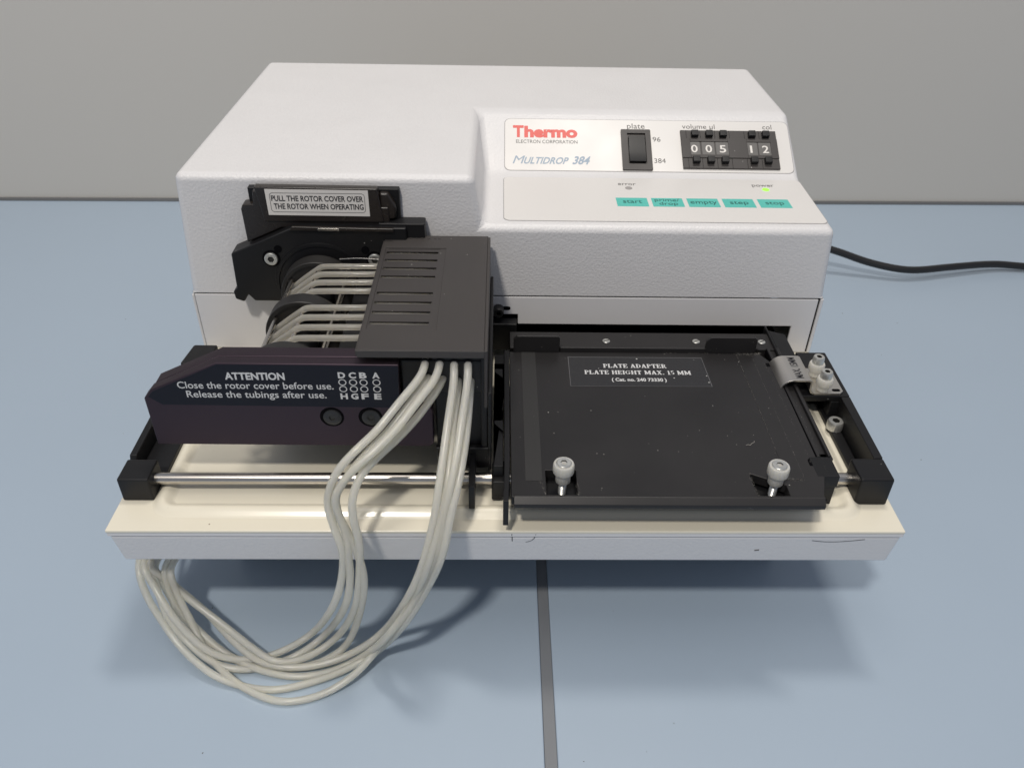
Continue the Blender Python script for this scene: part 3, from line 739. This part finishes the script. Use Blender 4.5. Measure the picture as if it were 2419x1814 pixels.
for k, P in enumerate(TUBES):
    y = ty[EXITMAP[k]]
    mb = MB()
    r = 1.62
    wrap = [(136, y + 1.6, 69.9), (122, y + 1.6, 70.2), (114, y + 1.6, 70.2), (110, y + 1.6, 70.1), (108.6, y + 1.2, 69.0), (107, y + .5, 66.4), (105, y, 65.2), (101, y, 65.0), (92, y, 64.9), (84, y, 64.8), (79, y, 64.7), (76.6, y, 64.2), (74.2, y, 62.6), (71, y, 60.3), (66.9, y, 57.2), (60.5, y, 51.8), (56.6, y, 47.0), (55.6, y, 41), (58, y, 35.5), (63.5, y, 31.6), (71, y, 30.4), (84, y, 35.6), (92, y, 38)]
    mb.mi = 1
    mb.pipe(spline(wrap, 5), 1.42, 16)
    mb.mi = 0
    P = [(P[0][0], P[0][1] + 8, P[0][2] + .5)] + list(P)
    sp = spline(P, 7)
    sp = [Vector((p.x, p.y, max(p.z, TZ + 1.75))) for p in sp]
    mb.pipe(sp, 1.66, 18)
    mb.mi = 0
    mb.pipe(sp, .85, 10, inward=True)
    o = mb.build('tube', [TUBEM, CLEAR], cas, angle=60, normals=False)
    mbx = MB(); p = Vector(P[1]); mbx.lathe([(1.6, 30.3), (2.05, 30.4), (2.05, 31.2)], (p.x, 0, p.z + .1), 'y', n=20) if P[1][1] < 31 else None
    if mbx.v: mbx.build('tube_grommet', BLACK, cas)

# ------------------------------------------------------------------ plate adapter (the carriage on the rod)
ad = thing('plate_carriage', 'black microplate carriage with white printed label and two nylon thumb screws at its front', 'plate carriage', (235, 55, 5))
def zpl(z): return plane((0, 0, z), (1, 0, 0), (0, 1, 0))
PT = 20.0
mb = MB()
mb.prism([(169.8, .2), (184.4, .4), (184.4, 16.5), (197.4, 16.5), (197.4, .5), (272.4, .5), (272.0, 15.2), (286.0, 8.0), (286.0, .6), (299.8, .6), (304.2, 13.8), (304.4, 98.0), (299.6, 107.3), (169.8, 107.3)], 'z', 15.5, PT)
base = mb.build('base_plate', SATIN, ad, 0.25)
for x0, x1, m_ in ((175.8, 183.0, STRIP),):
    mb = MB(); sheet(mb, [(x0, 9.8), (x1, 9.8), (x1, 107.0), (x0, 107.0)], zpl(PT), .02, .14); mb.build('friction_strip', m_, base, 0.05)
mb = MB(); sheet(mb, [(287.6, 11.2), (294.9, 11.2), (295.0, 107.0), (287.6, 107.0)], zpl(PT), .02, .14); mb.build('friction_strip', SATIN, base, 0.05)
DUST = mat('grey_dust', (0.30, 0.285, 0.26), 0.9)
mb = MB()
def dustline(p, q, n, w, r):
    for _ in range(n):
        t = random.random(); x = p[0] + (q[0] - p[0]) * t + random.gauss(0, w); y = p[1] + (q[1] - p[1]) * t + random.gauss(0, w)
        s = r * random.uniform(.2, .85); a = random.uniform(0, 3.1); l = s * random.choice((1, 1, 1, 3))
        zz = PT + .16 + (p[2] if len(p) > 2 else 0)
        c, d = math.cos(a), math.sin(a)
        mb.add([(x - l * c, y - l * d, zz), (x + s * d * .6, y - s * c * .6, zz + s * .2), (x + l * c, y + l * d, zz), (x - s * d * .6, y + s * c * .6, zz + s * .2)], [(0, 1, 2, 3)])
dustline((287.5, 107), (287.6, 30), 260, .12, .13); dustline((295.1, 107), (295, 12), 240, .1, .12); dustline((288, 107), (300, 106.8), 160, .7, .2)
dustline((197.9, 1), (197.5, 9), 40, .4, .15); dustline((182, 9.5), (184, 1), 50, .25, .15); dustline((285, 12), (294, 11), 60, .35, .18); dustline((272, 15), (272.5, 1), 60, .4, .16)
dustline((300.4, 100), (300.8, 22), 120, .3, .12); dustline((306.5, 70), (306, 14), 100, .4, .12); dustline((250, 107), (290, 107), 90, .25, .15)
for _ in range(80): 
    x, y = random.uniform(171, 304), random.uniform(8, 105); dustline((x, y), (x, y), 1, .1, random.choice((.06, .07, .09, .13)))
dust = mb.build('dust', DUST, base, normals=False, smooth=False); dust['kind'] = 'stuff'
MB().pipe(spline([(275.0, 33.4, 20.25), (276.2, 34.0, 20.3), (277.0, 33.2, 20.3), (277.6, 34.6, 20.3), (279.2, 35.4, 20.3), (279.4, 36.4, 20.3)], 4), .12, 6).build('lint', DUST, base)
# printed label
mb = MB(); sheet(mb, [(199.5, 77.5), (269.0, 77.8), (268.4, 102.6), (199.8, 102.5)], zpl(PT), .02, .14)
lab = mb.build('printed_label', mat('glossy_black_label', (0.022, 0.022, 0.024), 0.25, spots=((300, 0.15, (0.5, 0.5, 0.48)),)), base, 0, smooth=False)
mb = MB(); ring(mb, [(199.4, 77.3), (269.2, 77.6), (268.6, 102.8), (199.6, 102.7)], [(199.6, 77.5), (268.9, 77.8), (268.4, 102.5), (199.9, 102.4)], zpl(PT), .17)
mb.build('label_edge', GINK, base, normals=False, smooth=False)
SER = {  # heavy roman capitals: strokes (x0,y0,x1,y1,width) on a cell 1 high
 'P': (.62, [(.16,0,.16,1,.2), (0,.03,.34,.03,.06), (0,.97,.36,.97,.06), ('a', .32,.73,.20,.24,-90,90,.17), (.2,.47,.34,.47,.06)]),
 'L': (.62, [(.16,0,.16,1,.2), (0,.03,.58,.03,.06), (0,.97,.34,.97,.06), (.56,.03,.56,.3,.06)]),
 'A': (.74, [(.13,0,.36,1,.07), (.60,0,.36,1,.2), (.18,.33,.5,.33,.06), (0,.03,.25,.03,.06), (.44,.03,.74,.03,.06)]),
 'T': (.66, [(.33,0,.33,1,.2), (.03,.97,.63,.97,.06), (.17,.03,.49,.03,.06), (.05,.72,.05,1,.05), (.61,.72,.61,1,.05)]),
 'E': (.64, [(.16,0,.16,1,.2), (0,.03,.6,.03,.06), (0,.97,.58,.97,.06), (.2,.51,.42,.51,.06), (.42,.38,.42,.64,.05), (.59,.03,.59,.3,.05), (.57,.72,.57,.97,.05)]),
 'D': (.72, [(.16,0,.16,1,.2), (0,.03,.36,.03,.06), (0,.97,.36,.97,.06), ('a', .32,.5,.28,.46,-90,90,.18)]),
 'R': (.74, [(.16,0,.16,1,.2), (0,.03,.34,.03,.06), (0,.97,.36,.97,.06), ('a', .32,.73,.20,.24,-90,90,.17), (.2,.47,.34,.47,.06), (.36,.46,.6,.03,.18), (.52,.03,.74,.03,.06)]),
 'H': (.8, [(.16,0,.16,1,.19), (.64,0,.64,1,.19), (0,.03,.32,.03,.06), (0,.97,.32,.97,.06), (.48,.03,.8,.03,.06), (.48,.97,.8,.97,.06), (.2,.5,.6,.5,.07)]),
 'I': (.36, [(.18,0,.18,1,.2), (.02,.03,.34,.03,.06), (.02,.97,.34,.97,.06)]),
 'G': (.76, [('a', .38,.5,.30,.46,50,310,.17), (.56,.08,.56,.42,.18), (.44,.42,.74,.42,.06), (.6,.7,.6,.95,.05)]),
 'M': (.96, [(.14,0,.14,1,.08), (.8,0,.8,1,.2), (.16,1,.46,.1,.2), (.46,.1,.76,1,.07), (0,.03,.28,.03,.06), (0,.97,.2,.97,.06), (.64,.03,.96,.03,.06), (.8,.97,.96,.97,.06)]),
 'X': (.74, [(.14,1,.58,0,.2), (.58,1,.14,0,.07), (0,.97,.3,.97,.06), (.46,.97,.72,.97,.06), (0,.03,.26,.03,.06), (.44,.03,.74,.03,.06)]),
 '.': (.26, [(.13,0,.13,.17,.18)]), '1': (.46, [(.24,0,.24,1,.19), (.06,.03,.44,.03,.06), (.06,.86,.22,.96,.06)]),
 '5': (.52, [(.1,.95,.46,.95,.14), (.12,.52,.12,.95,.06), ('a', .22,.32,.20,.27,-130,95,.17)]), ' ': (.3, [])}
def serif(s, pl, x0, x1, base_, cap, m, parent):
    tot = sum(SER[c][0] + .07 for c in s); k = (x1 - x0) / tot; mb = MB(); x = x0; q = 0
    for c in s:
        w, st_ = SER[c]
        for e in st_:
            if e[0] == 'a':
                _, cx, cy, rx, ry, a0, a1, wd = e; wd = wd * 1.1; pts = []
                for i in range(13):
                    a = math.radians(a0 + (a1 - a0) * i / 12); pts.append((cx, cy, rx, ry, a))
                o_, i_ = [], []
                for cx, cy, rx, ry, a in pts:
                    wl = wd * (.30 + .70 * abs(math.cos(a)))
                    o_.append((cx + (rx + wl / 2) * math.cos(a), cy + (ry + .02) * math.sin(a))); i_.append((cx + (rx - wl / 2) * math.cos(a), cy + (ry - .05) * math.sin(a)))
                vs = [pl(x + a * k, base_ + b * cap, .2 + q * .0004) for a, b in o_ + i_]; n = 13
                mb.add(vs, [(i, i + 1, n + i + 1, n + i) for i in range(12)])
            else:
                ax, ay, bx, by, wd = e; wd = wd * 1.05 if wd > .1 else wd * 1.9
                if abs(ay - by) < .01: ps = [(ax, ay - wd / 2), (bx, ay - wd / 2), (bx, ay + wd / 2), (ax, ay + wd / 2)]
                else: ps = [(ax - wd / 2, ay), (ax + wd / 2, ay), (bx + wd / 2, by), (bx - wd / 2, by)]
                mb.add([pl(x + a * k, base_ + b * cap, .2 + q * .0004) for a, b in ps], [(0, 1, 2, 3)])
            q += 1
        x += (w + .07) * k
    return mb.build('lettering', m, parent, normals=False, smooth=False)
serif('PLATE ADAPTER', zpl(PT), 217.1, 249.4, 93.3, 3.2, WINK, base)
serif('PLATE HEIGHT MAX. 15 MM', zpl(PT), 207.2, 260.8, 87.6, 3.2, WINK, base)
letters('( Cat. no. 240 73330 )', zpl(PT), 220.2, 247.4, 81.8, 2.5, WINK, base, bold=.03, h=.2)
# front lip, pockets, side and rear walls
mb = MB(); mb.prism([(-4.0, 17.6), (-4.0, 19.4), (-1.4, 21.6), (-.2, 21.6), (-.2, 16.0), (-1.0, 14.5)], 'x', 170.8, 299.4); mb.build('front_lip', SATIN, ad, .25)
for xa, xb, yb in ((184.0, 198.0, 17.0), (271.6, 286.4, 15.6)):
    mb = MB()
    mb.prism([(xa, .3), (xb, .3), (xb, yb), (xa, yb)], 'z', 13.1, 13.6)
    mb.prism([(xa - .2, yb - .4), (xb + .2, yb - .4), (xb + .2, yb + .8), (xa - .2, yb + .8)], 'z', 13.6, 15.4)
    mb.prism([(xa - .6, .3), (xa + .3, .3), (xa + .3, yb), (xa - .6, yb)], 'z', 13.6, 15.4)
    mb.prism([(xb - .3, .3), (xb + .6, .3), (xb + .6, yb), (xb - .3, yb)], 'z', 13.6, 15.4)
    mb.prism([(xa, -.1), (xa + 4.0, -.1), (xa + 4.0, .9), (xa, .9)], 'z', 13.6, 19.6)
    mb.prism([(xb - 3.4, -.1), (xb, -.1), (xb, .9), (xb - 3.4, .9)], 'z', 13.6, 19.6)
    mb.build('screw_pocket', BLACK, ad, 0, smooth=False)
for x, y in ((191.5, 9.4), (281.3, 8.8)):
    mb = MB(); pr = [(1.4, 13.7)]; z = 13.8
    while z < 19.8: pr += [(1.75, z), (1.4, z + .3)]; z += .6
    mb.lathe(pr + [(1.4, 20.6)], (x, y, 0), n=20); mb.build('screw_thread', ZINC, ad, angle=20)
    mb = MB()
    mb.lathe([(2.9, 20.4), (3.2, 20.8), (3.2, 25.0), (4.1, 25.3), (4.45, 26.0), (4.45, 29.4), (4.1, 30.2), (3.0, 30.25)], (x, y, 0), n=48, ripple=(20, .02, (4, 5)))
    k = mb.build('thumb_screw', NYLON, ad, angle=50)
    cap_screw('screw_head', (x, y, 28.9), 3.2, 1.95, ZINC, k, hexr=.46, knurl=False)
mb = MB(); mb.prism([(167.0, 107.3), (169.6, 107.3), (169.2, 20.0), (168.6, -3.0), (166.6, -3.0), (166.9, 18.0)], 'z', 14.0, 20.6); mb.build('left_wall', BLACK, ad, .2)
mb = MB(); mb.prism([(-3.2, 6.6), (-1.6, 6.6), (-1.0, 14), (3.0, 14), (3.0, 20.8), (-3.2, 20.8)], 'x', 166.4, 168.7); mb.build('end_tab', BLACK, ad, .2)
mb = MB(); mb.prism([(162.2, 20.5), (166.4, 20.5), (166.4, 48), (162.2, 51.4), (162.2, 60), (166.4, 60), (166.4, 88), (162.2, 92), (162.2, 98), (169.5, 98), (169.5, 106), (162.2, 106)], 'z', 12.5, 18.6)
mb.build('toothed_rack', BLACK, ad, .2)
mb = MB(); mb.prism([(166.4, 42.8), (166.4, 50.6), (162.4, 50.6), (162.4, 48.2)], 'z', 18.65, 19.8); mb.prism([(166.2, 84.5), (166.2, 92), (162.2, 92), (162.2, 89.4)], 'z', 18.65, 19.8); mb.build('rack_tooth', BLACK, ad, .2)
mb = MB(); mb.box(161.9, 17, 3.2, 169.4, 31.0, 12.4); mb.prism([(161.5, 17.2), (166, 17.2), (166, 30), (161.5, 30)], 'z', 1.5, 12); mb.build('rod_bearing', BLACK, ad, .5)
mb = MB(); mb.box(300.8, 14, 3.0, 310.6, 30, 18.6); mb.box(301.0, 13.2, 14, 310.8, 26.2, PT + .1); mb.prism([(303, 13.1), (308.6, 13.1), (308.6, 16), (303, 16)], 'z', 3.0, 6); mb.build('rod_bearing', BLACK, ad, .4)
mb = MB()
mb.prism([(304.9, 26.3), (312.4, 26.3), (312.9, 112.4), (304.9, 112.4)], 'z', 13, 18.6)
mb.box(309.7, 26.3, 18.6, 311.0, 112.4, 20.6)
mb.box(304.9, 26.3, 18.6, 306.2, 112.4, 20.2)
mb.build('side_rail', SATIN, ad, .25)
box('guide_gap', (304.45, 14, 16, 304.85, 112, 19.9), VOID, ad, 0)
mb = MB(); sheet(mb, [(299.8, 20.2), (301.2, 20.2), (301.0, 25.6), (299.8, 23.8)], zpl(PT), .0, .06); sheet(mb, [(300.6, 95.5), (302.6, 95.5), (302.4, 98.6), (300.6, 98.6)], zpl(PT), .0, .06); mb.build('pin_hole', VOID, base, 0)
# rear beam with raised tabs
mb = MB(); mb.box(170, 112.0, 13.5, 309.5, 127.5, 19.4); mb.box(196, 107.5, 14, 272, 108.6, 22.6); mb.box(196, 111.0, 14, 300, 111.9, 20.6)
beam = mb.build('rear_beam', SATIN, ad, .3)
mb = MB(); mb.prism([(171.8, 17), (195.6, 17), (195.6, 28.2), (194.6, 29.4), (173.6, 29.4), (171.8, 27.4)], 'y', 107.5, 109.3); mb.build('raised_tab', SATIN, ad, .3)
mb = MB(); mb.prism([(271.2, 17), (297.6, 17), (297.6, 28), (296.4, 29.4), (273.4, 29.4), (271.2, 27.2)], 'y', 107.5, 109.3); mb.build('raised_tab', SATIN, ad, .3)
mb = MB(); mb.prism([(310.2, 103.2), (316.2, 103.2), (318.4, 104.2), (318.4, 126), (310.2, 130)], 'z', 4, 20.2); mb.prism([(309.0, 105), (310.0, 105), (310.0, 134), (309.0, 134)], 'z', 12, 20.9); mb.build('corner_block', BLACK, ad, .5)
for x, y in ((221.2, 118.9), (269.1, 119.2), (304.2, 119.2)):
    mb = MB(); mb.lathe([(1.9, 19.4), (2.0, 19.6), (1.7, 19.85)], (x, y, 0), n=24); s_ = mb.build('screw', ZINC, ad)
    a = random.uniform(.3, .9); c, d = math.cos(a), math.sin(a); mb = MB()
    mb.add([(x + u * c - w * d, y + u * d + w * c, 19.88) for u, w in ((-1.65, -.22), (1.65, -.22), (1.65, .22), (-1.65, .22))], [(0, 1, 2, 3)])
    mb.build('slot', VOID, s_, smooth=False)
# tab and bolt on the body beside the cassette
box('slide_stop', (158.2, 131.0, 5, 173.8, 137.9, 21.8), BLACK, disp, .5)
mb = MB(); mb.lathe([(1, 138.15), (1.0, 138.35)], (168.2, 0, 27.6), 'y', n=16); 
mb = MB(); sheet(mb, rrect(162, 26.2, 170.4, 28.6, 1.15), plane((0, D + .2, 0), (1, 0, 0), (0, 0, 1)), 0, .06); mb.build('slotted_hole', VOID, disp)
cap_screw('bolt', (163.9, 138.1, 27.2), 2.9, 5.2, DKSCREW, disp, 'y', .5, -1)

# ------------------------------------------------------------------ power cable
cab = MB().pipe(spline([(296, 344, -40), (320, 366, -42), (360, 388, -45), (405, 390, -50), (448.6, 382.2, -58), (478.7, 375.9, -66), (511.8, 370.4, -70), (549.9, 378.5, -71), (592.7, 388.8, -73), (622.2, 389, -75), (680, 384, -76.5), (760, 372, -77)], 8), 3.0, 20).build('power_cable', RUBBER, None, loc=(430, 350, -42))
cab['label'] = 'black power cable curving from behind the dispenser across the blue table'
cab['category'] = 'cable'
